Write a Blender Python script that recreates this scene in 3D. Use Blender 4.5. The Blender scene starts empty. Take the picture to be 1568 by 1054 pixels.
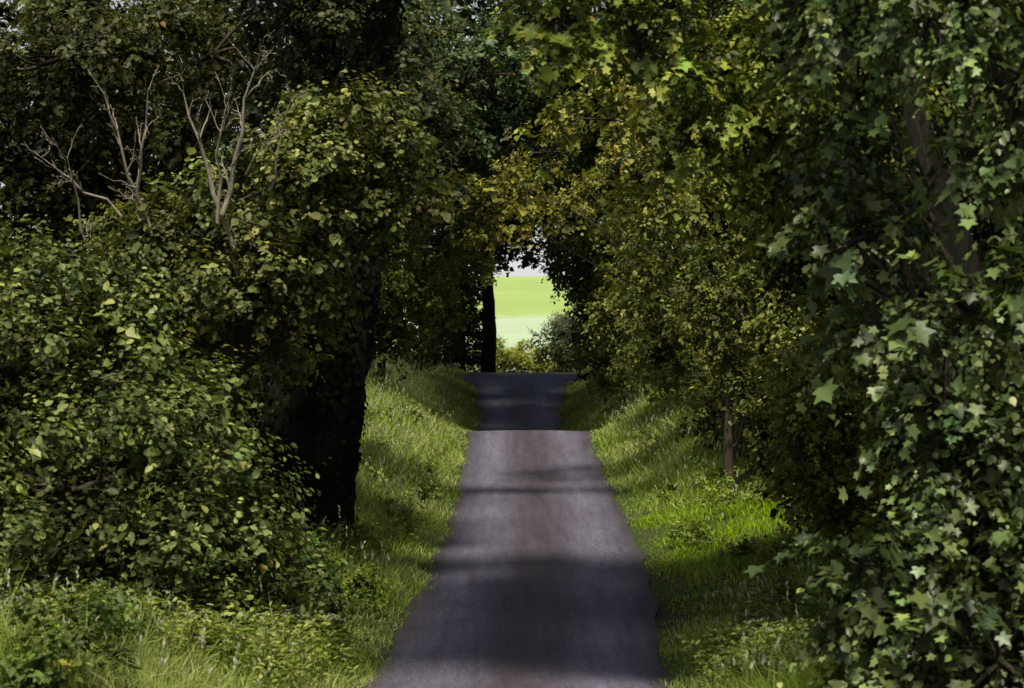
import bpy, math, numpy as np, time
from mathutils import Vector
R = np.random.default_rng(7)
t0=time.time()
sc = bpy.context.scene
COL = sc.collection

# ------------------------------------------------------------------ terrain functions
ys_ = np.array([-60,-30,0,10,18,24.8,33,42,50,54.4,57.5,58.8,61,65,72,82,91,98,101,104,110,116,130,180,250,350,420,520,700,1200],float)
zs_ = np.array([2.6,2.5,2.35,1.7,1.0,.56,.85,1.02,1.30,1.54,1.87,1.90,1.65,1.2,.70,.90,1.47,2.35,2.68,2.75,2.65,2.6,2.8,4.6,8.3,13.8,15.2,13,9,9],float)
fy = np.arange(-60,1200,.25)
fz = np.interp(fy,ys_,zs_)
ker = np.exp(-np.linspace(-2.5,2.5,13)**2/1.2); ker/=ker.sum()
fz = np.convolve(np.pad(fz,6,mode='edge'),ker,'valid')
def roadz(y): return np.interp(y,fy,fz)
LY=[-60,0,10,18,24.8,33,42,50,57.5,82,91,98,100.5,101.8,104.8,105.5]
LX=[-2.2,-2.1,-1.9,-1.65,-1.43,-1.15,-1.03,-1.08,-1.05,-1.13,-1.25,-1.5,-2.4,-22,-22,-2.5]
RX=[.9,.95,1.15,1.35,1.57,1.88,1.96,1.94,1.88,1.86,1.8,2.2,3.2,22,22,2.5]
def redge(y): return np.interp(y,LY,LX), np.interp(y,LY,RX)
def edist(x,y):
    l,r=redge(y); e=np.maximum(l-x,x-r)
    return np.where(y>105.5, 5.0, np.maximum(e,0))
def sm(t): t=np.clip(t,0,1); return t*t*(3-2*t)
def bank(y): return np.interp(y,[-20,20,32,45,58,75,90,98,101,106],[.3,.3,.35,.7,1.0,1.45,1.2,.5,.1,.0])
def gz(x,y):
    x=np.asarray(x,float); y=np.asarray(y,float)
    e=edist(x,y)
    z=roadz(y)-0.03+bank(y)*sm(e/2.6)
    z=z+ .05*np.sin(x*1.7+y*.9)*np.cos(y*1.3-x*.6)*sm(e/1.5)*(y<110)
    return z

# ------------------------------------------------------------------ mesh helpers
class MB:
    def __init__(s): s.v=[];s.l=[];s.s=[];s.c=[];s.n=0
    def add(s,v,loops,sizes,c):
        s.v.append(v.reshape(-1,3)); s.l.append(loops.ravel()+s.n); s.s.append(sizes.ravel()); s.c.append(c.reshape(-1,3)); s.n+=v.reshape(-1,3).shape[0]
    def build(s,name,mat,parent=None,smooth=False):
        v=np.concatenate(s.v); l=np.concatenate(s.l).astype(np.int32); z=np.concatenate(s.s).astype(np.int32); c=np.concatenate(s.c)
        me=bpy.data.meshes.new(name)
        me.vertices.add(len(v)); me.vertices.foreach_set('co',v.astype(np.float32).ravel())
        me.loops.add(len(l)); me.loops.foreach_set('vertex_index',l)
        st=np.concatenate([[0],np.cumsum(z)[:-1]]).astype(np.int32)
        me.polygons.add(len(z)); me.polygons.foreach_set('loop_start',st)
        if smooth: me.polygons.foreach_set('use_smooth',np.ones(len(z),bool))
        me.update(calc_edges=True)
        a=me.attributes.new('tint','FLOAT_COLOR','POINT')
        a.data.foreach_set('color',np.concatenate([c,np.ones((len(c),1))],1).astype(np.float32).ravel())
        me.materials.append(mat)
        o=bpy.data.objects.new(name,me); COL.objects.link(o)
        if parent: o.parent=parent
        return o
def nrm(a): return a/np.maximum(np.linalg.norm(a,axis=-1,keepdims=True),1e-9)
def rv(n): return nrm(R.normal(size=(n,3)))
OV=(np.array([[0,0,0],[.30,.22,.10],[.30,.60,.08],[0,1,-.08],[-.30,.60,.08],[-.30,.22,.10]]),
    np.array([0,1,2,3,0,3,4,5]),np.array([4,4]))
QD=(np.array([[0,0,0],[.30,.42,.08],[0,1,-.06],[-.30,.42,.08]]),np.array([0,1,2,3]),np.array([4]))
def lobed():
    pts=[(0,0),(.22,-.10),(.52,.02),(.36,.26),(.62,.58),(.24,.60),(0,1.0),(-.24,.60),(-.62,.58),(-.36,.26),(-.52,.02),(-.22,-.10)]
    v=[[0,.32,-.06]]+[[a,b,.10*abs(a)-.12*b*b] for a,b in pts]
    n=len(pts); L=[];S=[]
    for i in range(n): L+= [0,1+i,1+(i+1)%n]; S.append(3)
    return np.array(v),np.array(L),np.array(S)
LB=lobed()
def blade(b):
    return (np.array([[-.5,0,0],[.5,0,0],[.4,.5,.12*b],[-.4,.5,.12*b],[0,1-.15*b,.5*b]]),np.array([0,1,2,3,3,2,4]),np.array([4,3]))
def inst(mb,T,pos,D,N,sx,sy,col):
    V,L,S=T; n=len(pos)
    if n==0: return
    y=nrm(D); x=nrm(np.cross(y,N)); z=np.cross(x,y)
    sx=np.broadcast_to(sx,(n,))[:,None,None]; sy=np.broadcast_to(sy,(n,))[:,None,None]
    v=pos[:,None,:]+x[:,None,:]*V[None,:,0:1]*sx+y[:,None,:]*V[None,:,1:2]*sy+z[:,None,:]*V[None,:,2:3]*sx
    k=len(V)
    loops=L[None,:]+(np.arange(n)*k)[:,None]
    mb.add(v,loops,np.tile(S,n),np.repeat(col,k,axis=0))
def tube(mb,pts,rad,sides=8,sub=4,wob=.12,col=(.08,.06,.045)):
    pts=np.array(pts,float); rad=np.array(rad,float); n=len(pts)
    t=np.linspace(0,n-1,(n-1)*sub+1)
    P=np.concatenate([[2*pts[0]-pts[1]],pts,[2*pts[-1]-pts[-2]]])
    out=[]
    for u in t:
        i=min(int(u),n-2); f=u-i; a,b,c,d=P[i],P[i+1],P[i+2],P[i+3]
        out.append(.5*((2*b)+(-a+c)*f+(2*a-5*b+4*c-d)*f*f+(-a+3*b-3*c+d)*f**3))
    C=np.array(out); r=np.interp(t,np.arange(n),rad); m=len(C)
    T=nrm(np.gradient(C,axis=0)); ref=np.array([.13,.97,.2]) if abs(T[0,1])<.9 else np.array([1,0,0.])
    X=nrm(np.cross(T,ref)); Y=np.cross(T,X)
    a=np.linspace(0,2*np.pi,sides,endpoint=False)
    rr=r[:,None]*(1+wob*np.sin(a*2+R.uniform(0,6))[None,:]+wob*R.normal(size=(m,sides))*.5)
    v=C[:,None,:]+rr[:,:,None]*(np.cos(a)[None,:,None]*X[:,None,:]+np.sin(a)[None,:,None]*Y[:,None,:])
    i=np.arange(m-1)[:,None]; j=np.arange(sides)[None,:]; j2=(j+1)%sides
    q=np.stack([i*sides+j+0*j2,i*sides+j2,(i+1)*sides+j2,(i+1)*sides+j+0*j2],-1).reshape(-1)
    mb.add(v,q,np.full((m-1)*sides,4),np.tile(np.array(col,float),(m*sides,1)))
    return C

# ------------------------------------------------------------------ materials
def newmat(name):
    m=bpy.data.materials.new(name); m.use_nodes=True; nt=m.node_tree; nt.nodes.clear(); return m,nt
def leafmat(name,trans=.30,rough=.45,spec=.35):
    m,nt=newmat(name); N=nt.nodes; L=nt.links
    o=N.new('ShaderNodeOutputMaterial'); at=N.new('ShaderNodeAttribute'); at.attribute_name='tint'
    p=N.new('ShaderNodeBsdfPrincipled'); p.inputs['Roughness'].default_value=rough; p.inputs['Specular IOR Level'].default_value=spec
    tr=N.new('ShaderNodeBsdfTranslucent'); mx=N.new('ShaderNodeMixShader'); mx.inputs[0].default_value=trans
    hs=N.new('ShaderNodeMix'); hs.data_type='RGBA'; hs.blend_type='MULTIPLY'; hs.inputs[0].default_value=1; hs.inputs[7].default_value=(1.4,1.45,.5,1)
    L.new(at.outputs['Color'],p.inputs['Base Color']); L.new(at.outputs['Color'],hs.inputs[6]); L.new(hs.outputs[2],tr.inputs['Color'])
    L.new(p.outputs[0],mx.inputs[1]); L.new(tr.outputs[0],mx.inputs[2]); L.new(mx.outputs[0],o.inputs[0])
    return m
def matte(name):
    m,nt=newmat(name); N=nt.nodes; L=nt.links
    o=N.new('ShaderNodeOutputMaterial'); at=N.new('ShaderNodeAttribute'); at.attribute_name='tint'; d=N.new('ShaderNodeBsdfDiffuse')
    L.new(at.outputs['Color'],d.inputs[0]); L.new(d.outputs[0],o.inputs[0]); return m
M_leaf=leafmat('leaf',.27,.5,.25); M_ivy=leafmat('ivy_leaf',.22,.42,.4); M_grass=leafmat('grass',.35,.6,.15); M_flower=leafmat('blossom',.3,.7,.1); M_far=matte('distant_leaf')
def barkmat():
    m,nt=newmat('bark'); N=nt.nodes; L=nt.links
    o=N.new('ShaderNodeOutputMaterial'); at=N.new('ShaderNodeAttribute'); at.attribute_name='tint'
    tc=N.new('ShaderNodeTexCoord'); mp=N.new('ShaderNodeMapping'); mp.inputs['Scale'].default_value=(14,14,3)
    no=N.new('ShaderNodeTexNoise'); no.inputs['Scale'].default_value=1.5; no.inputs['Detail'].default_value=8; no.inputs['Roughness'].default_value=.7
    cr=N.new('ShaderNodeValToRGB'); cr.color_ramp.elements[0].position=.3; cr.color_ramp.elements[0].color=(.35,.33,.3,1); cr.color_ramp.elements[1].position=.72; cr.color_ramp.elements[1].color=(1.5,1.5,1.4,1)
    mu=N.new('ShaderNodeMix'); mu.data_type='RGBA'; mu.blend_type='MULTIPLY'; mu.inputs[0].default_value=1
    p=N.new('ShaderNodeBsdfPrincipled'); p.inputs['Roughness'].default_value=.9; p.inputs['Specular IOR Level'].default_value=.15
    b=N.new('ShaderNodeBump'); b.inputs['Strength'].default_value=.8; b.inputs['Distance'].default_value=.03
    L.new(tc.outputs['Object'],mp.inputs[0]); L.new(mp.outputs[0],no.inputs[0]); L.new(no.outputs[0],cr.inputs[0]); L.new(cr.outputs[0],mu.inputs[6]); L.new(at.outputs[0],mu.inputs[7])
    L.new(mu.outputs[2],p.inputs['Base Color']); L.new(no.outputs[0],b.inputs['Height']); L.new(b.outputs[0],p.inputs['Normal']); L.new(p.outputs[0],o.inputs[0])
    return m
M_bark=barkmat()
def noisemat(name,c1,c2,scale,rough=.9,bump=.3,c3=None,sc2=.3,tint=False):
    m,nt=newmat(name); N=nt.nodes; L=nt.links
    o=N.new('ShaderNodeOutputMaterial'); tc=N.new('ShaderNodeTexCoord')
    n1=N.new('ShaderNodeTexNoise'); n1.inputs['Scale'].default_value=scale; n1.inputs['Detail'].default_value=9; n1.inputs['Roughness'].default_value=.65
    n2=N.new('ShaderNodeTexNoise'); n2.inputs['Scale'].default_value=sc2; n2.inputs['Detail'].default_value=5
    cr=N.new('ShaderNodeValToRGB'); cr.color_ramp.elements[0].position=.32; cr.color_ramp.elements[1].position=.68
    cr.color_ramp.elements[0].color=(*c1,1); cr.color_ramp.elements[1].color=(*c2,1)
    mx=N.new('ShaderNodeMix'); mx.data_type='RGBA'; mx.inputs[7].default_value=(*(c3 or c1),1)
    r2=N.new('ShaderNodeValToRGB'); r2.color_ramp.elements[0].position=.42; r2.color_ramp.elements[1].position=.62
    p=N.new('ShaderNodeBsdfPrincipled'); p.inputs['Roughness'].default_value=rough; p.inputs['Specular IOR Level'].default_value=.2
    b=N.new('ShaderNodeBump'); b.inputs['Strength'].default_value=bump; b.inputs['Distance'].default_value=.02
    for n in (n1,n2): L.new(tc.outputs['Object'],n.inputs[0])
    L.new(n1.outputs[0],cr.inputs[0]); L.new(n2.outputs[0],r2.inputs[0]); L.new(r2.outputs[0],mx.inputs[0]); L.new(cr.outputs[0],mx.inputs[6])
    src=mx.outputs[2]
    if tint:
        at=N.new('ShaderNodeAttribute'); at.attribute_name='tint'; mm=N.new('ShaderNodeMix'); mm.data_type='RGBA'; mm.blend_type='MULTIPLY'; mm.inputs[0].default_value=1
        L.new(src,mm.inputs[6]); L.new(at.outputs[0],mm.inputs[7]); src=mm.outputs[2]
    L.new(src,p.inputs['Base Color']); L.new(n1.outputs[0],b.inputs['Height']); L.new(b.outputs[0],p.inputs['Normal']); L.new(p.outputs[0],o.inputs[0])
    return m
M_ground=noisemat('soil_and_moss',(.02,.024,.009),(.05,.065,.02),6,c3=(.04,.06,.014))
M_field=noisemat('crop_field',(.85,.85,.85),(1.12,1.12,1.12),.5,c3=(.93,.93,.9),sc2=.02,bump=.1,tint=True)
def roadmat():
    m,nt=newmat('worn_asphalt'); N=nt.nodes; L=nt.links
    o=N.new('ShaderNodeOutputMaterial'); tc=N.new('ShaderNodeTexCoord'); at=N.new('ShaderNodeAttribute'); at.attribute_name='tint'
    mp0=N.new('ShaderNodeMapping'); mp0.inputs['Scale'].default_value=(1,.35,1)
    n1=N.new('ShaderNodeTexNoise'); n1.inputs['Scale'].default_value=32; n1.inputs['Detail'].default_value=6; n1.inputs['Roughness'].default_value=.9
    mp=N.new('ShaderNodeMapping'); mp.inputs['Scale'].default_value=(4.5,.3,1); n2=N.new('ShaderNodeTexNoise'); n2.inputs['Scale'].default_value=1; n2.inputs['Detail'].default_value=9; n2.inputs['Roughness'].default_value=.7
    r1=N.new('ShaderNodeValToRGB'); r1.color_ramp.elements[0].position=.36; r1.color_ramp.elements[1].position=.64
    r1.color_ramp.elements[0].color=(.42,.42,.42,1); r1.color_ramp.elements[1].color=(1.6,1.6,1.6,1)
    r2=N.new('ShaderNodeValToRGB'); r2.color_ramp.elements[0].position=.3; r2.color_ramp.elements[1].position=.7
    r2.color_ramp.elements[0].color=(.66,.60,.62,1); r2.color_ramp.elements[1].color=(1.25,1.27,1.38,1)
    m1=N.new('ShaderNodeMix'); m1.data_type='RGBA'; m1.blend_type='MULTIPLY'; m1.inputs[0].default_value=1
    m2=N.new('ShaderNodeMix'); m2.data_type='RGBA'; m2.blend_type='MULTIPLY'; m2.inputs[0].default_value=1
    p=N.new('ShaderNodeBsdfPrincipled'); p.inputs['Roughness'].default_value=.65; p.inputs['Specular IOR Level'].default_value=.3
    b=N.new('ShaderNodeBump'); b.inputs['Strength'].default_value=.4; b.inputs['Distance'].default_value=.006
    L.new(tc.outputs['Object'],mp0.inputs[0]); L.new(mp0.outputs[0],n1.inputs[0]); L.new(tc.outputs['Object'],mp.inputs[0]); L.new(mp.outputs[0],n2.inputs[0])
    L.new(n1.outputs[0],r1.inputs[0]); L.new(n2.outputs[0],r2.inputs[0])
    L.new(r1.outputs[0],m1.inputs[6]); L.new(r2.outputs[0],m1.inputs[7]); L.new(m1.outputs[2],m2.inputs[6]); L.new(at.outputs[0],m2.inputs[7])
    L.new(m2.outputs[2],p.inputs['Base Color']); L.new(n1.outputs[0],b.inputs['Height']); L.new(b.outputs[0],p.inputs['Normal']); L.new(p.outputs[0],o.inputs[0])
    return m
M_road=roadmat()

# ------------------------------------------------------------------ ground / road / field
def grid(name,xs,ys,zf,mat,dz=0,colf=None,warp=None):
    X,Y=np.meshgrid(xs,ys)
    if warp is not None: X=warp(X,Y)
    Z=zf(X,Y)+dz
    v=np.stack([X,Y,Z],-1); m,n=X.shape
    i=np.arange(m-1)[:,None]; j=np.arange(n-1)[None,:]
    q=np.stack([i*n+j,i*n+j+1,(i+1)*n+j+1,(i+1)*n+j],-1)
    mb=MB(); c=np.ones((m*n,3))*.1 if colf is None else colf(X,Y).reshape(-1,3)
    mb.add(v,q,np.full((m-1)*(n-1),4),c)
    return mb.build(name,mat,smooth=True)
xs=np.concatenate([-np.geomspace(900,9,40),np.arange(-8.5,8.6,.25),np.geomspace(9,900,40)])
ysg=np.concatenate([np.arange(-60,10,2),np.arange(10,112,.35),np.geomspace(112.5,1190,90)])
grid('ground',xs,ysg,gz,M_ground)
def fcol(X,Y):
    t=sm((Y-205-X*.6)/18)[...,None]; s=sm((Y-320)/60)[...,None]
    pale=np.array([.40,.49,.31]); gr=np.array([.31,.42,.125]); hi=np.array([.36,.45,.18])
    return (pale*(1-t)+gr*t)*(1-s)+hi*s
grid('field',np.linspace(-300,300,121),np.geomspace(119,520,120),gz,M_field,dz=.04,colf=fcol)
u=np.linspace(0,1,31)
def rwarp(X,Y):
    l,r=redge(Y); w=.03*np.sin(Y*1.1)+.03*np.sin(Y*2.3+1)
    return l+(r-l)*X+w*(2*np.abs(X-.5))**6*np.sign(X-.5)
def rcol(X,Y):
    l,r=redge(Y); t=(X-l)/(r-l)
    tr=np.exp(-((t-.22)/.12)**2)+np.exp(-((t-.78)/.12)**2)
    mid=np.exp(-((t-.5)/.13)**2); ed=np.clip((np.abs(t-.5)-.42)/.08,0,1)
    g=.076+.050*tr-.020*mid-.03*ed
    return np.stack([g*(1.00+.12*mid+.1*ed),g*.92,g*(1.18-.15*mid-.35*ed)],-1)
ry=np.arange(-55,105.2,.2)
def rzf(X,Y):
    l,r=redge(Y); t=(X-l)/(r-l)
    return roadz(Y)+.03*(1-(2*t-1)**2)
grid('lane',u,ry,rzf,M_road,dz=0.0,colf=rcol,warp=rwarp)

# ------------------------------------------------------------------ foliage
TOTAL={}
CUR=['x']
def crown(mb,tw,lobes,leaf=.07,asp=.62,cover=1.5,col=(.07,.10,.022),cvar=.35,tpl=OV,up=.5,nsub=12,subr=.42,twl=.28,tipcol=None,droop=0.,tipmix=.5,branch=True):
    col=np.array(col); tipc=np.array(tipcol) if tipcol is not None else col*np.array([1.7,1.55,1.3])
    for lb in lobes:
        c=np.array(lb[:3],float); r=np.array(lb[3:6] if len(lb)>5 else [lb[3]]*3,float); rm=r.mean()
        ns=max(5,int(nsub*(.6+.5*rm)))
        i=np.arange(ns)+.5; ph=np.arccos(1-2*i/ns); th=np.pi*(1+5**.5)*i+R.uniform(0,6)
        U=np.stack([np.cos(th)*np.sin(ph),np.sin(th)*np.sin(ph),np.cos(ph)],-1)+R.normal(size=(ns,3))*.22
        sc_=c+U*r*R.uniform(.55,1.05,(ns,1)); sr=subr*r.mean()*R.uniform(.45,1.25,ns)/(.75+.25*rm)
        sc_=np.concatenate([sc_,c[None]]); sr=np.concatenate([sr,[.5*rm]]); ns+=1
        for k in range(ns):
            A=4*np.pi*sr[k]**2
            la=.5*leaf*leaf*asp
            nl=int(cover*A/la*(.5 if k==ns-1 else 1)); m=9; nt=max(3,nl//m)
            d=rv(nt); outw=nrm(sc_[k]-c+1e-3); d=nrm(d+.45*outw+np.array([0,0,.2]))
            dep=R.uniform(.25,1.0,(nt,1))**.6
            s0=sc_[k]+d*sr[k]*dep*np.array([1,1,.8])
            tdir=nrm(d*.7+rv(nt)*.55+np.array([0,0,up-droop])+outw*.3)
            ln=twl*R.uniform(.4,1.4,nt)
            inner_shade=np.log(.36+.72*dep[:,0])  # shade painted into leaf colour: darker towards the clump's inside
            ct=R.normal(size=nt)*cvar*.45+inner_shade
            clump=R.normal()*.28 - (.8 if k==ns-1 else 0)  # core clump coloured darker still, as painted shade
            f=(np.arange(m)+.3)/m
            pos=s0[:,None,:]+tdir[:,None,:]*(ln[:,None]*f)[:,:,None]
            pos[:,:,2]-= (droop*.5+.12)*(f**2)[None,:]*ln[:,None]
            n=nt*m; pos=pos.reshape(-1,3)+R.normal(size=(n,3))*leaf*.25
            T3=np.repeat(tdir,m,0); side=nrm(np.cross(T3,rv(n)))
            Nn=nrm(np.array([0,0,.6])+.75*np.repeat(d,m,0)+rv(n)*.5)
            D=nrm(T3*.55+side*.9+np.array([0,0,-.15-droop*.8])); D=nrm(D-.6*Nn*np.sum(D*Nn,-1,keepdims=True))
            sz=leaf*np.exp(R.normal(size=n)*.28)*.9*np.tile(1-.35*f,nt)*np.repeat(R.uniform(.62,1.25,nt),m)
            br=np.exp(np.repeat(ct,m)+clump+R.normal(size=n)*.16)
            tip=(tipmix*np.tile(f,nt)**1.4*R.uniform(.2,1,n))[:,None]  # paler tips: new growth, plus painted light for contrast
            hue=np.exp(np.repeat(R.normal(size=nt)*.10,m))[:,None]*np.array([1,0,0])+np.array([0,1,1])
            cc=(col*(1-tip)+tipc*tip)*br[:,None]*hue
            yl=R.uniform(size=n)<.010; cc[yl]=cc[yl]*np.array([1.7,1.35,.8])
            cc=np.clip(cc,.003,.40)
            wv=R.uniform(.78,1.15,n)
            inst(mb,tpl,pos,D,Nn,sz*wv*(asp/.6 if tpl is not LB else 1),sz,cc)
            TOTAL[CUR[0]]=TOTAL.get(CUR[0],0)+n
            if branch and tw is not None and k<ns-1:
                mid=(c+sc_[k])/2+R.normal(size=3)*.1*rm
                tube(tw,[c,mid,sc_[k]],[.03*rm+.006,.018*rm+.004,.005],sides=4,sub=2,col=(.06,.048,.035))
def tree(name,trunk,trad,lobes,mat=None,tcol=(.07,.055,.04),limbs=True,lr=.5,second=None,**kw):
    CUR[0]=name
    E=bpy.data.objects.new(name,None); COL.objects.link(E); E.empty_display_size=.3
    tb=MB(); cb=MB()
    C=tube(tb,trunk,trad,sides=12,sub=6,wob=.10,col=tcol)
    if limbs:
        for lb in lobes:
            c=np.array(lb[:3],float)
            zt=trunk[0][2]+ (c[2]-trunk[0][2])*R.uniform(.45,.7)
            i=int(np.argmin(np.abs(C[:,2]-zt)))
            p=C[i]; r0=np.interp(i/len(C),np.linspace(0,1,len(trad)),trad)*lr
            m1=p*.6+c*.4+np.array([0,0,-.15])+R.normal(size=3)*.12; m2=p*.25+c*.75+R.normal(size=3)*.15
            tube(tb,[p,m1,m2,c],[r0,r0*.7,r0*.45,r0*.2+.008],sides=7,sub=4,wob=.1,col=tcol)
    crown(cb,tb,lobes,**kw)
    if second: crown(cb,None,lobes,**{**kw,**second,'branch':False})
    tb.build('trunk_and_limbs',M_bark,E,True)
    cb.build('crown',mat or M_leaf,E)
    return E

# A  near-left shrub
tree('dogwood_shrub',[(-4.3,25.6,.9),(-4.35,25.6,2.2),(-4.4,25.5,3.6)],[.09,.07,.03],
 [(-4.95,25.2,4.0,.8),(-4.2,25.2,3.45,.85),(-3.5,25,2.85,.8),(-3.15,24.8,1.9,.85),(-4.5,24.6,2.5,1.1),(-4.7,24.2,1.35,1.1),
  (-2.75,25.0,1.15,.58),(-5.6,25.2,3.3,1.15),(-4.55,25.6,4.55,.4),(-6.9,25.5,3.0,1.6),(-3.7,24.2,.95,.75),(-5.5,26.5,4.6,.5)],
 leaf=.11,asp=.58,cover=.85,col=(.050,.070,.016),tipcol=(.31,.36,.10),up=1.0,twl=.55,nsub=15,subr=.34,tipmix=.95,cvar=.6)
# B hawthorn mid-left
tree('hawthorn_tree',[(-3.9,32,1.0),(-3.8,32,2.6),(-3.5,31.6,4.2),(-3.2,31.3,5.6)],[.2,.16,.12,.05],
 [(-3.75,31,5.15,1.3,1.2,.6),(-2.6,31,5.9,1.1,1.1,.7),(-2.25,31.3,6.6,.85,.9,.5),(-4.55,31,5.3,.7),(-3.3,31.2,4.6,1.15,1,.5),
  (-1.75,31.5,5.55,.6),(-3.0,30.8,6.35,.38),(-4.9,32,4.5,.85),(-3.7,32.5,3.9,.75),(-2.4,30.6,6.15,.5),(-1.5,31,6.2,.4)],
 leaf=.11,asp=.7,cover=.85,col=(.070,.086,.018),tipcol=(.38,.40,.12),up=.6,twl=.36,nsub=15,subr=.36,tipmix=1.0,cvar=.5)  # tip colour raised so the clumps look lit
E=bpy.data.objects.new('dead_branches',None); COL.objects.link(E); db=MB()
def wander(p0,p1,r0,depth=0,col=(.36,.32,.26)):
    p0=np.array(p0,float);p1=np.array(p1,float); L=np.linalg.norm(p1-p0)
    k=5; pts=[p0]+[p0+(p1-p0)*i/k+R.normal(size=3)*L*.022 for i in range(1,k)]+[p1]
    tube(db,pts,np.linspace(r0,r0*.22,k+1),sides=5,sub=1,wob=.12,col=col)
    if depth<3:
        for q in range([6,4,3][depth]):
            i=R.integers(1,k+1); b=pts[i]; d=nrm((p1-p0)/L+R.normal(size=3)*.5+np.array([0,0,.05]))
            wander(b,b+d*L*R.uniform(.16,.36),max(.005,r0*(1-.6*i/k)*.55),depth+1,col)
for a,b,r in [((-3.6,30.0,5.6),(-4.05,29.8,7.1),.036),((-3.6,30.0,5.6),(-3.15,29.6,7.35),.042),((-3.65,30.0,5.5),(-3.5,29.6,6.9),.026),
              ((-4.7,30.3,5.9),(-5.05,29.9,7.1),.026),((-4.7,30.3,5.9),(-4.5,29.9,7.15),.026),((-4.9,30.3,5.6),(-5.8,29.8,6.3),.02),((-3.4,30.4,4.8),(-3.6,30.0,5.65),.05),((-4.4,30.6,4.9),(-4.7,30.2,5.95),.04),
              ((-3.0,30.0,5.9),(-2.7,29.6,7.0),.024),((-5.3,30.4,4.9),(-5.5,29.9,6.3),.022),((-3.3,30.0,6.1),(-2.9,29.5,6.6),.02)]:
    wander(a,b,r)
db.build('limbs',M_bark,E,True)
# C background left trees
tree('ash_tree',[(-6.5,43,1.5),(-6.2,43,4),(-5.8,43,7),(-5.2,42.5,10)],[.32,.26,.2,.1],
 [(-7.8,42,9.3,2.1,1.8,1.5),(-5.0,42,9.5,2.1,1.8,1.5),(-3.1,41,9.3,1.6,1.6,1.3),(-2.3,43,8.0,1.2),(-8.6,42,6.7,1.6),(-3.8,43,7.4,1.4),(-6.2,44,6.4,1.6),(-4.6,37,8.4,1.3,1.2,.8),(-6.6,36,8.3,1.4,1.2,.9)],
 leaf=.12,asp=.6,cover=.75,col=(.050,.058,.016),tipcol=(.22,.225,.07),up=.2,twl=.5,subr=.36,cvar=.5,tcol=(.03,.025,.018))
# D ivy-covered trunk
CUR[0]='ivytree'
E=bpy.data.objects.new('ivy_covered_tree',None); COL.objects.link(E); tb=MB(); ib=MB()
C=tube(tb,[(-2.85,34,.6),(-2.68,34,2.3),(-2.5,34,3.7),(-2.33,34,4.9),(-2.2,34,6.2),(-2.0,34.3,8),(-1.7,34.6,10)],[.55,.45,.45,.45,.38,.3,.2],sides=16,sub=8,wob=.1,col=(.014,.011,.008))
C2=tube(tb,[(-3.5,34.5,.7),(-3.35,34.5,2.5),(-3.1,34.5,4.5),(-3.4,34.6,7)],[.4,.34,.3,.2],sides=12,sub=8,col=(.014,.011,.008))
for CC,r,n in((C,.5,4200),(C2,.4,2000)):
    i=R.uniform(0,1,n)**.8*(len(CC)-2); a=R.uniform(0,6.283,n); b=CC[i.astype(int)]; rr=r*np.interp(i/len(CC),[0,.3,1],[1,.9,.6])+R.uniform(-.02,.16,n)*(.5+.5*np.sin(i*.7+a*2))
    o=np.stack([np.cos(a),np.sin(a),0*a],-1)
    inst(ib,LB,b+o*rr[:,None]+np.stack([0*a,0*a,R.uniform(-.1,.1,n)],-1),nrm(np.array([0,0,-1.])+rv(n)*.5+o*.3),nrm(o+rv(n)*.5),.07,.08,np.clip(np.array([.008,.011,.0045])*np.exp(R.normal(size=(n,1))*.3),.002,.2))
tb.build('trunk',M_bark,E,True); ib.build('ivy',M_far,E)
cb=MB(); tb=MB()
crown(cb,tb,[(-2.6,35,8.5,1.3,1.5,1.3),(-2.5,36,9.6,1.3),(-1.6,34,7.2,.7),(-3.2,34,10.6,1.5),(-3.9,36,5.5,1.2)],leaf=.12,cover=.85,col=(.032,.044,.013),tipcol=(.14,.17,.05),up=.2)
crown(cb,tb,[(-3.6,35.5,3.2,.8),(-3.7,34.5,1.7,.7)],leaf=.11,cover=.8,col=(.018,.024,.008),up=.2)
cb.build('crown',M_leaf,E); tb.build('branches',M_bark,E,True)
# E mid-left field maple
tree('field_maple_tree',[(-3.4,62,2.6),(-3.3,62,3.8),(-2.9,62,5),(-2.5,62,6.5)],[.14,.11,.09,.04],
 [(-2.75,62,5.4,1.15,1,1.0),(-2.2,63,6.6,1.2),(-3.2,61.5,4.1,.7),(-3.85,62,5.2,1.15),(-1.7,68,6.4,1.1),(-3.8,62,7.2,1.4),(-5.2,62,5.2,1.6),(-2.1,70,4.9,.75)],
 leaf=.14,asp=.7,cover=.85,col=(.12,.145,.024),tipcol=(.38,.40,.09),up=.3,twl=.4,subr=.38,cvar=.5)
# F far trunks
for i,(x,y,r) in enumerate([(-1.05,107,.36),(-2.55,107.5,.45),(-3.5,99,.45)]):
    z=float(gz(x,y))-.1
    tree('beech_tree',[(x,y,z),(x+.05,y,z+2.5),(x-.05,y,z+5),(x+.2,y,z+8.5)],[r,r*.85,r*.75,r*.4],
      [(x-.6,y-1,z+7.2,1.7,1.6,1.1),(x-1.6,y,z+9.2,2),(x+.9,y-3,z+9.2,1.9,2.2,1.3)],leaf=.22,asp=.7,cover=.85,col=(.03,.04,.013),up=.1,twl=.4,tcol=(.012,.010,.008),mat=M_far,limbs=False,tpl=QD)
tree('holly_tree',[(-2.6,104.9,2.4),(-2.7,105,4),(-2.8,105,6)],[.12,.1,.05],
  [(-2.9,106.5,3.6,1.1),(-2.6,106.5,5.2,1.1),(-3.2,106,6.8,1.3),(-2.2,107.2,6.6,.8),(-4.6,106,4,1.4),(-1.8,108.2,4.6,.6),(-1.8,108.2,3.3,.6),(-1.8,108.2,5.7,.6),(-4.8,106,6.6,1.5),(-1.6,109,4.0,.4),(-1.6,109,5.1,.4)],leaf=.2,cover=1,col=(.016,.022,.008),mat=M_far,limbs=False,tpl=QD,tcol=(.012,.01,.008))
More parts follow.
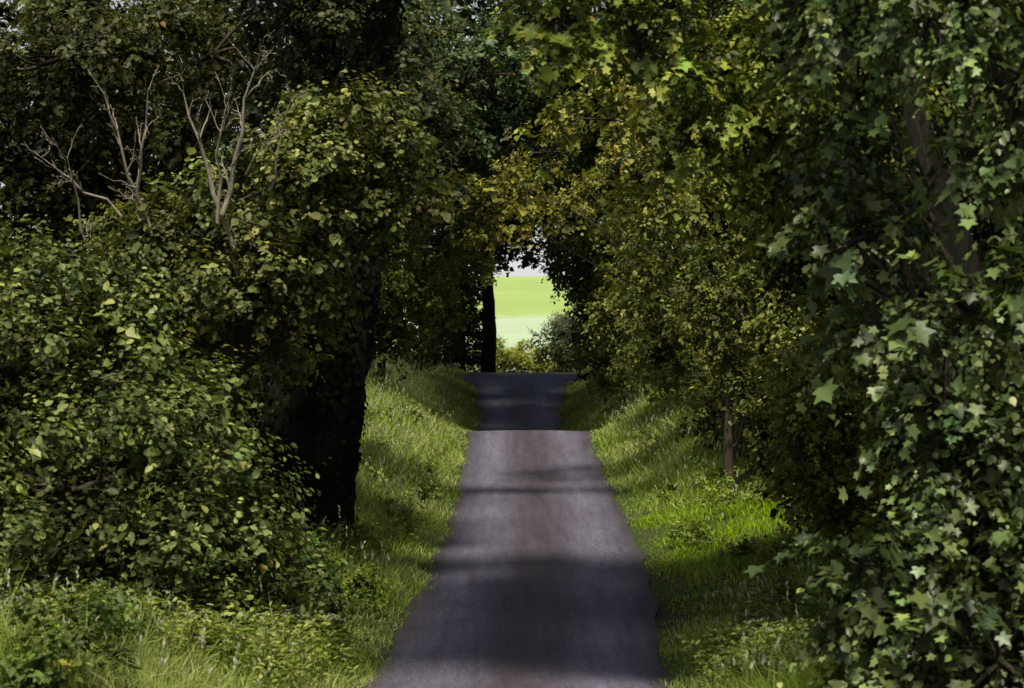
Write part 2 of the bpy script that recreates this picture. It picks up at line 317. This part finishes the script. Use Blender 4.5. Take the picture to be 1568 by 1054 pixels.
# far canopy arching over lane
tree('lime_tree',[(4.6,88,2.2),(4.6,88,5),(4.3,88,7.5),(3.9,88,10)],[.35,.3,.24,.12],
 [(.8,90,9.4,2.2,2.8,1.3),(-1.1,84,9.4,2.1,2.8,1.3),(2.5,82,8.2,1.6),(2.8,78,6.6,1.1),(.6,76,9.8,2.4,2.8,1.3),(3.6,90,6.4,1.5),(2.6,97,8.0,1.3),(4.2,84,4.4,1.4),(-2.4,92,7.8,1.5),(3.6,99,5.2,1.2),(0,96,9.4,2,2.5,1.2),(-2.8,88,5.6,1.3),(-3,94,4.6,1.2),(4.3,94,3.9,1.3),
  (.3,98,8.05,.8,1,.6),(2.0,98,7.3,.6),(-.4,97,7.65,.42),(2.5,98,6.0,.65)]+[(xx,yy,11+.5*math.sin(yy),2.3,2.8,1.2) for yy in (62,66,70,74,78,82,86,90,94,98,102) for xx in (-2.6,.4,3.4)],  # upper rows of lobes added to shade the far lane
 leaf=.21,asp=.75,cover=1.2,col=(.045,.06,.016),tipcol=(.14,.17,.05),up=.1,twl=.45,limbs=False,tpl=QD)
# G far shrub at junction
tree('willow_shrub',[(3.1,109,2.5),(3.1,109,3.6),(3,109,4.6)],[.1,.08,.04],
 [(3.1,108.5,4.5,1.4),(2.2,108.5,4.2,.8),(4.4,108,5,1.7),(1.9,109,3.4,.6),(3.8,108,6.0,1.1),(3,107.5,3.2,.9)],leaf=.16,asp=.45,cover=1.1,col=(.20,.23,.12),tipcol=(.33,.37,.2),up=.5,twl=.5,tpl=QD)
CUR[0]='bh'
cb=MB(); crown(cb,None,[(x,114+R.uniform(-.5,.5),3.0+R.uniform(-.1,.3),.8,.7,.8) for x in np.arange(-22,24,.6)],leaf=.15,cover=1.6,col=(.32,.36,.055),up=.5,nsub=10,twl=.3,branch=False,tpl=QD)
cb.build('boundary_hedge',M_leaf)
# I golden hawthorn on the right
tree('hawthorn_tree',[(4.1,45,1.6),(4.0,45,3.2),(3.9,45,4.6),(3.3,45,6.2),(2.4,45,7.2)],[.13,.11,.1,.08,.04],
 [(-.5,43.6,6.5,.6),(.3,47,6.95,.75,.7,.55),(.6,45.5,7.6,.5),(1.75,43,8.0,.8,.7,.45),(1.05,48.5,6.7,.6),(2.5,46.2,7.2,.8)],
 leaf=.12,asp=.75,cover=.8,col=(.16,.162,.026),tipcol=(.40,.35,.07),up=.4,twl=.36,tipmix=1.0,tcol=(.05,.04,.03),lr=.25,subr=.38,cvar=.5)
tree('hawthorn_tree',[(4.5,44,1.7),(4.5,44,3.2),(4.2,44,5),(3.8,44,6.4)],[.12,.1,.08,.04],
 [(3.6,44,6.4,1.15),(3.35,45,5.3,.85),(2.6,47,6.6,.8),(4.6,43,5.2,1.1),(4.7,43,4.3,.7),(4.9,43,6.9,1.2),(2.3,49,6.0,.55)],
 leaf=.12,asp=.75,cover=.8,col=(.13,.15,.025),tipcol=(.39,.40,.08),up=.1,droop=.2,twl=.42,subr=.38,cvar=.5,tipmix=.8)
# J right mid hedge
CUR[0]='hedge'
cb=MB(); tb=MB(); E=bpy.data.objects.new('hawthorn_hedge',None); COL.objects.link(E)
crown(cb,tb,[(2.95,50,4.6,.75),(4.0,50,4.1,1.0),(3.2,50,3.7,.65),(4.8,42.5,3.3,.7),(5.0,42,2.2,.7),(3.9,47,2.6,.5),(5.0,38,3.6,1.0),(4.9,36,2.2,.7),(5.1,40,4.5,1.1),(3.6,54,5.6,1.2),(3.6,56,3.8,.9),(4.0,60,5,1.3),
  (4.1,66,4.4,1.4),(3.6,64,6.6,1.3),(3.8,72,5,1.5),(3.6,70,3.2,1.0),(4,78,3.4,1.3),(3.3,60,7.6,1.2),(3.5,76,6.8,1.5),(4.6,47,2.5,.7)],leaf=.12,asp=.7,cover=.85,col=(.105,.125,.024),tipcol=(.37,.39,.09),up=.1,droop=.25,twl=.45,subr=.38,cvar=.5,tipmix=.8)
cb.build('foliage',M_leaf,E)
for x,y in [(4.2,50),(4.1,44.5),(4.6,42),(4.9,38),(4.1,56),(4.3,62),(4.3,72)]:
    z=float(gz(x,y))-.1; tube(tb,[(x,y,z),(x+.1,y,z+1.6),(x-.2,y,z+3.2)],[.12,.09,.04],sides=8,col=(.09,.07,.05))
tb.build('stems',M_bark,E,True)
z=float(gz(3.75,41.4))-.1
tree('elder_tree',[(3.78,41.4,z),(3.7,41.4,z+.9),(3.72,41.5,z+2.0),(3.55,41.8,z+3.4)],[.09,.075,.06,.035],
 [(3.55,42,5.2,.5),(3.9,41.5,4.6,.5),(3.3,41.8,4.4,.38),(3.75,41.3,3.7,.32),(4.0,41.2,3.1,.32)],leaf=.10,asp=.6,cover=.8,col=(.09,.11,.022),tipcol=(.34,.36,.08),tcol=(.13,.10,.075),droop=.3,up=.1,lr=.3)
# K yellowish shrub
tree('hazel_shrub',[(3.9,27.5,.9),(3.8,27.5,2.2),(3.7,27.4,3.4)],[.06,.05,.02],
 [(3.55,27,3.4,.5,.5,.6),(3.4,27,2.7,.42),(3.85,27,4.0,.55),(3.7,27.2,2.1,.5),(3.3,27,3.15,.3),(3.15,26.6,2.9,.25)],leaf=.08,asp=.7,cover=1.0,col=(.19,.20,.03),tipcol=(.40,.39,.08),up=.6,twl=.38)
# L near right ivy-clad sycamore
tree('sycamore_tree',[(3.8,18.3,1.0),(3.75,18.2,2.6),(3.45,18.1,4.4),(3.22,18,5.1),(3.0,18,5.7),(2.9,18,6.6),(2.6,18.2,8)],[.11,.10,.09,.08,.07,.06,.05],
 [(3.65,17.4,5.95,.55),(2.65,18.4,6.3,.5),(3.0,17.4,6.4,.4),(3.6,17.3,3.2,.6),(2.85,17,2.25,.45),(2.45,17,2.45,.28),(3.4,16.8,1.8,.65),(3.8,17.2,4.3,.4),(2.65,18.6,4.8,.4),(2.65,19,5.5,.38),(3.0,17.4,3.5,.3),(2.9,18.8,4.0,.36),(3.3,17.3,2.7,.45),(2.6,17,1.85,.38),(4.4,18,5,.9),(4.3,17.8,2.8,.9),
  (3.15,17.3,4.2,.28),(2.6,18.5,7.8,1.1),(3.9,18.5,7.4,1.2)],
 leaf=.12,cover=.36,col=(.046,.070,.018),tipcol=(.28,.37,.11),tpl=LB,up=-.05,droop=.55,twl=.42,tcol=(.13,.105,.085),cvar=.6,mat=M_ivy,nsub=12,subr=.36,lr=.22,tipmix=.85,
 second=dict(leaf=.075,cover=.5,tpl=OV,asp=.8,col=(.036,.054,.015),twl=.3))
# M overhanging bright leaves
tree('sycamore_tree',[(4.6,23,1.0),(4.4,23,4),(3.6,23,6.7),(2.4,23,7.6),(1.2,22.6,7.9)],[.2,.17,.10,.05,.02],
 [(.4,22,6.95,.42),(1.15,22,6.75,.45),(1.85,22,6.4,.45),(1.6,22,5.85,.28),(2.35,22.2,5.95,.42),(2.5,22,6.8,.5),(2.6,22.5,5.3,.32),(3.2,22.3,6.2,.55),(1.0,22.5,7.8,.9,.9,.6),(2.6,23,8.0,1.1)],
 leaf=.11,cover=.42,col=(.10,.145,.022),tipcol=(.38,.40,.06),tpl=LB,up=0,droop=.35,twl=.36,nsub=12,subr=.38,lr=.22,tipmix=.95,cvar=.5,second=dict(leaf=.07,cover=.6,tpl=OV,twl=.28,col=(.08,.11,.018)))
# dark trees behind on the right, reaching over the lane
tree('elm_tree',[(5.6,30,1.0),(5.4,30,4),(4.9,30,7),(4.4,30,9)],[.25,.2,.16,.1],
 [(3.9,30,7.3,1.4),(3.7,30,5.7,.95),(4.8,30,5.8,1.4),(5.4,30,7.8,1.6),(5.0,29.5,4.1,1.2),(5.2,29,2.4,1.1),(4.6,33,3.2,1),(4.4,33,2,.8),(5,24,3.5,1.2),(5.0,24,1.7,1.0)],
 leaf=.115,asp=.7,cover=.85,col=(.034,.046,.013),tipcol=(.17,.19,.045),up=.0,droop=.2,twl=.42,cvar=.5)
tree('elm_tree',[(6.2,24,1.0),(6,24,4),(5,24,7.5),(3.4,24.2,9.4)],[.3,.26,.2,.1],  # whole tree out of frame, crown placed and thickened to shade the road
 [(3.4,25.0,9.6,1.6,2.2,1.2),(1.4,24.6,9.8,1.7,2.6,1.3),(-.5,25.6,10.0,1.6,2.4,1.3),(.6,28.4,10.6,1.9,1.8,1.2),(-.9,22.6,9.4,1.3,1.6,1.0),(2.2,27.6,10.4,1.4,1.6,1.1),(5,23,9,1.8)],
 leaf=.17,asp=.75,cover=1.5,col=(.045,.055,.015),up=.0,droop=.2,twl=.42,cvar=.5,lr=.4)
# N top centre
tree('oak_tree',[(-4.6,55,2.2),(-4.4,55,5),(-3.9,55.5,8),(-3.4,56,10)],[.4,.33,.27,.15],
 [(-1.2,58.5,10.4,1.9,1.6,1.6),(.1,59,9.2,1.2),(-1.4,58,8.5,1.1),(.9,59.5,10.4,1.5),(-3.5,56,10.3,1.7),(-3.4,56,8.3,1.2),(-.3,60,7.9,.6),(2.2,60,9.8,1.4),(3.6,59,9.6,1.6),(-1.6,62,8.6,1.4),(4.4,52,8.6,1.5),(-.6,61,11.8,1.8),(2.0,61,11.8,1.8),(4.6,58,11.6,1.9)],
 leaf=.14,asp=.65,cover=.85,col=(.042,.068,.024),tipcol=(.19,.27,.10),up=.15,twl=.45,cvar=.5,limbs=False,tcol=(.03,.025,.018))
# outer background foliage wall, added to block skylight and close gaps
CUR[0]='foliage_screen'
cb=MB()
La=[];Lb=[]
for y in np.arange(20,112,4.2):
    for s in (-1,1):
        for z in (2.6,5.4,8.2):
            (La if y<62 else Lb).append((s*(7.8+R.uniform(-.6,1.0)+(1.5 if s<0 and y<34 else 0)),y+R.uniform(-1,1),z+R.uniform(-.5,.5)+(.6 if s<0 else 0),2.0,2.5,1.8))
crown(cb,None,La,leaf=.2,asp=.7,cover=.6,col=(.03,.034,.011),up=.1,nsub=9,twl=.5,branch=False,tpl=QD)
crown(cb,None,Lb,leaf=.32,asp=.7,cover=.6,col=(.03,.034,.011),up=.1,nsub=9,twl=.5,branch=False,tpl=QD)
cb.build('foliage_screen',M_far)

# ------------------------------------------------------------------ verges
B1,B2,B3=blade(.3),blade(.9),blade(1.5)
def vn(x,y,s,p): return np.sin(x*s+p)*np.cos(y*s*.8+p*2)+.6*np.sin(x*s*2.3+y*s*1.7+p)
def verge(name,side,n):
    g=MB()
    y=20+ (106-20)*R.uniform(0,1,n)**1.35
    e=R.uniform(-.08,1,n)*4.6
    l,r=redge(np.minimum(y,99.)); e=np.where(e<0,e*.5+.05*vn(e*0,y,2.2,side),e); x=np.where(side<0,l-e,r+e)
    z=gz(x,y)
    pn=vn(x,y,1.1,1.3+side)+.5*vn(x,y,3.1,.3)
    h=np.interp(e,[-.1,.15,.6,1.5,4],[.05,.12,.24,.36,.42])*np.exp(.36*pn+R.normal(size=n)*.25)
    if side>0: h*=np.interp(y,[24,30,42,50],[.9,.45,.45,1.0])
    ln_=np.stack([vn(x,y,1.9,2.),vn(x,y,1.7,5.),0*x],-1)*.16
    D=nrm(np.array([0,0,1.])+rv(n)*.55+np.array([-side*.1,-.05,0])+ln_)
    az=R.uniform(0,6.283,n); N=np.stack([np.cos(az),np.sin(az),0*az],-1)
    w=np.interp(y,[20,40,80],[.008,.013,.024])*R.uniform(.7,1.5,n)
    base=np.array([.24,.34,.04]); pale=np.array([.48,.52,.20]); viv=np.array([.27,.42,.012])
    t=np.clip(.38+.35*vn(x,y,1.6,4)+R.normal(size=n)*.25,0,1)[:,None]
    c=base*(1-t)+pale*t
    if side>0:
        v=(np.exp(-((y-37)/7)**2))[:,None]; c=c*(1-v)+viv*v*np.exp(R.normal(size=(n,1))*.2)
    c=np.clip(c*np.exp(R.normal(size=(n,1))*.22),.01,.54)
    third=n//3
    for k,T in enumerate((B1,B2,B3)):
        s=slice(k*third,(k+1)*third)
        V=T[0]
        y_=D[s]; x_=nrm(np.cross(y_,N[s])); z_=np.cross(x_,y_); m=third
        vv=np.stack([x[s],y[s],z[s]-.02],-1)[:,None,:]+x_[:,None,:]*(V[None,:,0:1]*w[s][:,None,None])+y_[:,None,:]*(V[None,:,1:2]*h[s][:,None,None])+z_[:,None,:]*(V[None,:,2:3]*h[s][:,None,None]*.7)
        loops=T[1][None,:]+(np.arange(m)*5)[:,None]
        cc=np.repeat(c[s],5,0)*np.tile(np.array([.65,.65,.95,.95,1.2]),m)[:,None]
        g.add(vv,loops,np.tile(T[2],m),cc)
    m=n//20; i=R.integers(0,n,m); ok=(e[i]>.4)&(h[i]>.2)&((y[i]>38)|(R.uniform(size=m)<.3)); i=i[ok]; m=len(i)
    p=np.stack([x[i],y[i],z[i]],-1); hh=h[i]*1.3+.1; d=nrm(np.array([0,0,1.])+rv(m)*.25); N0=rv(m)
    inst(g,B1,p,d,N0,.006,hh,np.tile([.2,.22,.09],(m,1)))
    for k in range(4):
        inst(g,OV,p+d*(hh*(.84+.04*k))[:,None]*.98,nrm(d+rv(m)*.5),rv(m),.035,.05,np.tile([.46,.46,.31],(m,1))*np.exp(R.normal(size=(m,1))*.2))
    return g.build(name,M_grass)
verge('grass_verge',-1,135000)
verge('grass_verge',1,135000)
CUR[0]='nettles'
cb=MB(); L=[(-2.15,26.6,.95,.36),(-2.35,25.6,.85,.4),(-2.6,27.2,1.2,.45),(-2.2,28.2,1.0,.34),(-2.15,24.6,.75,.3),(-2.7,28.6,1.25,.5),(-2.5,30,1.2,.4)]
for y in np.arange(20,100,1.6):
    for s in(-1,1):
        l,r=redge(min(y,99)); ex=np.interp(y,[20,30,45,60,100],[1.9,2.4,3.0,3.2,2.8])+R.uniform(0,1.1); x=l-ex if s<0 else r+ex
        rr=R.uniform(.28,.5); L.append((x,y,float(gz(x,y))+rr*.6,rr))
crown(cb,None,L,leaf=.095,asp=.6,cover=.9,col=(.07,.105,.022),up=.6,nsub=8,twl=.25,branch=False)
cb.build('nettles_and_brambles',M_leaf)
cb=MB(); CUR[0]='verge_weeds'
for q in range(190):
    y=20+60*R.uniform()**1.3; s=-1 if R.uniform()<.5 else 1; l,r=redge(y); ex=R.uniform(.35,3.0); x=l-ex if s<0 else r+ex; rr=R.uniform(.10,.22)
    k_=R.uniform(.7,1.4); crown(cb,None,[(x,y,float(gz(x,y))+.10+rr*.6,rr,rr,rr*.8)],leaf=R.uniform(.06,.1),asp=R.uniform(.4,.8),cover=.6,col=(.16*k_,.22*k_,.035),up=.8,nsub=6,twl=.2,branch=False)
cb.build('verge_weeds',M_leaf)
def weeds(name,pts,n,hr,col,flower=True):
    g=MB(); f=MB(); tb=MB()
    for (x0,y0,rx,ry_) in pts:
        for q in range(n):
            x=x0+R.normal()*rx*.5; y=y0+R.normal()*ry_*.5
            if float(edist(x,y))<.22: continue
            z=float(gz(x,y)); h=R.uniform(*hr)
            top=np.array([x+R.normal()*.08,y+R.normal()*.08,z+h])
            tube(tb,[(x,y,z-.03),((x+top[0])/2+R.normal()*.02,(y+top[1])/2,z+h*.5),top],[.006,.005,.003],sides=4,sub=2,col=(.09,.13,.04))
            m=46; tt=R.uniform(.1,1,m); b=np.array([x,y,z])+(top-np.array([x,y,z]))*tt[:,None]
            az=R.uniform(0,6.28,m); o=np.stack([np.cos(az),np.sin(az),.25+0*az],-1); rad=R.uniform(.02,.2,m)*(1.2-tt*.8)
            inst(g,OV,b+o*rad[:,None],nrm(o+rv(m)*.5),nrm(np.array([0,0,1.])+rv(m)*.6),.05,.08,np.clip(np.array(col)*np.exp(R.normal(size=(m,1))*.3+R.normal()*.3),.01,.4))
            if flower and R.uniform()<.4:
                for u_ in range(3):
                    c=top+R.normal(size=3)*np.array([.06,.06,.03]); m=14
                    inst(f,OV,c+R.normal(size=(m,3))*np.array([.025,.025,.006]),rv(m)*np.array([1,1,.2]),nrm(np.array([0,0,1.])+rv(m)*.3),.014,.014,np.tile([.5,.5,.42],(m,1)))
    E=bpy.data.objects.new(name,None); COL.objects.link(E)
    g.build('leaves',M_leaf,E); tb.build('stems',M_bark,E)
    if flower: f.build('flowers',M_flower,E)
weeds('cow_parsley',[(-2.8,23.2,1.3,1.6),(-3.6,22.8,1.3,1.5),(-2.4,24.5,.8,2),(-4.6,22.6,1,1)],70,(.35,.75),(.20,.24,.05))
weeds('cow_parsley',[(2.4,24.2,.6,2.2),(2.8,27,.6,2),(2.5,22,.5,1.5)],55,(.25,.6),(.18,.24,.05))
g=MB(); n=1500; y=R.uniform(18,60,n); l,r=redge(y); t=R.beta(.4,.4,n); x=l+(r-l)*t
inst(g,OV,np.stack([x,y,roadz(y)+.035],-1),nrm(rv(n)*np.array([1,1,.1])),nrm(np.array([0,0,1.])+rv(n)*.3),.02,.03,np.array([.07,.05,.03])*np.exp(R.normal(size=(n,1))*.4))
g.build('leaf_litter',M_leaf)
print('leaves',TOTAL,sum(TOTAL.values()),time.time()-t0)

# ------------------------------------------------------------------ light
sun_az=math.radians(-174); el=math.radians(63)
sd=Vector((math.sin(sun_az)*math.cos(el),math.cos(sun_az)*math.cos(el),math.sin(el)))
sl=bpy.data.lights.new('sun','SUN'); sl.energy=5.0; sl.angle=math.radians(10); sl.color=(1,.95,.80)
so=bpy.data.objects.new('sun',sl); so.rotation_euler=sd.to_track_quat('Z','Y').to_euler(); COL.objects.link(so)
w=bpy.data.worlds.new('World'); sc.world=w; w.use_nodes=True; nt=w.node_tree; bg=nt.nodes['Background']; N=nt.nodes; L=nt.links
sk=N.new('ShaderNodeTexSky'); sk.sky_type='NISHITA'; sk.sun_disc=False; sk.sun_elevation=el; sk.sun_rotation=sun_az%(2*math.pi); sk.dust_density=4
tc=N.new('ShaderNodeTexCoord'); sx=N.new('ShaderNodeSeparateXYZ'); mr=N.new('ShaderNodeMapRange')
mr.inputs['From Min'].default_value=0; mr.inputs['From Max'].default_value=.3; mr.inputs['To Min'].default_value=.9; mr.inputs['To Max'].default_value=-.15
no=N.new('ShaderNodeTexNoise'); no.inputs['Scale'].default_value=3; no.inputs['Detail'].default_value=6
ma=N.new('ShaderNodeMath'); ma.operation='MULTIPLY_ADD'; ma.inputs[1].default_value=.3; ma.use_clamp=True
mx=N.new('ShaderNodeMix'); mx.data_type='RGBA'; mx.inputs[7].default_value=(8.6,8.8,8.9,1)
L.new(tc.outputs['Generated'],sx.inputs[0]); L.new(sx.outputs['Z'],mr.inputs['Value']); L.new(tc.outputs['Generated'],no.inputs[0])
mx.clamp_factor=True
L.new(no.outputs[0],ma.inputs[0]); L.new(mr.outputs[0],ma.inputs[2]); L.new(ma.outputs[0],mx.inputs[0]); L.new(sk.outputs[0],mx.inputs[6]); L.new(mx.outputs[2],bg.inputs[0])
bg.inputs[1].default_value=.088
cam=bpy.data.cameras.new('camera'); cam.lens=85; cam.sensor_width=36; cam.clip_end=5000; cam.clip_start=.1
cam.dof.use_dof=True; cam.dof.focus_distance=45; cam.dof.aperture_fstop=4
co=bpy.data.objects.new('camera',cam); co.location=(0,0,4); co.rotation_euler=(math.radians(90),0,0); COL.objects.link(co); sc.camera=co
sc.view_settings.view_transform='Standard'; sc.view_settings.look='None'; sc.view_settings.exposure=0
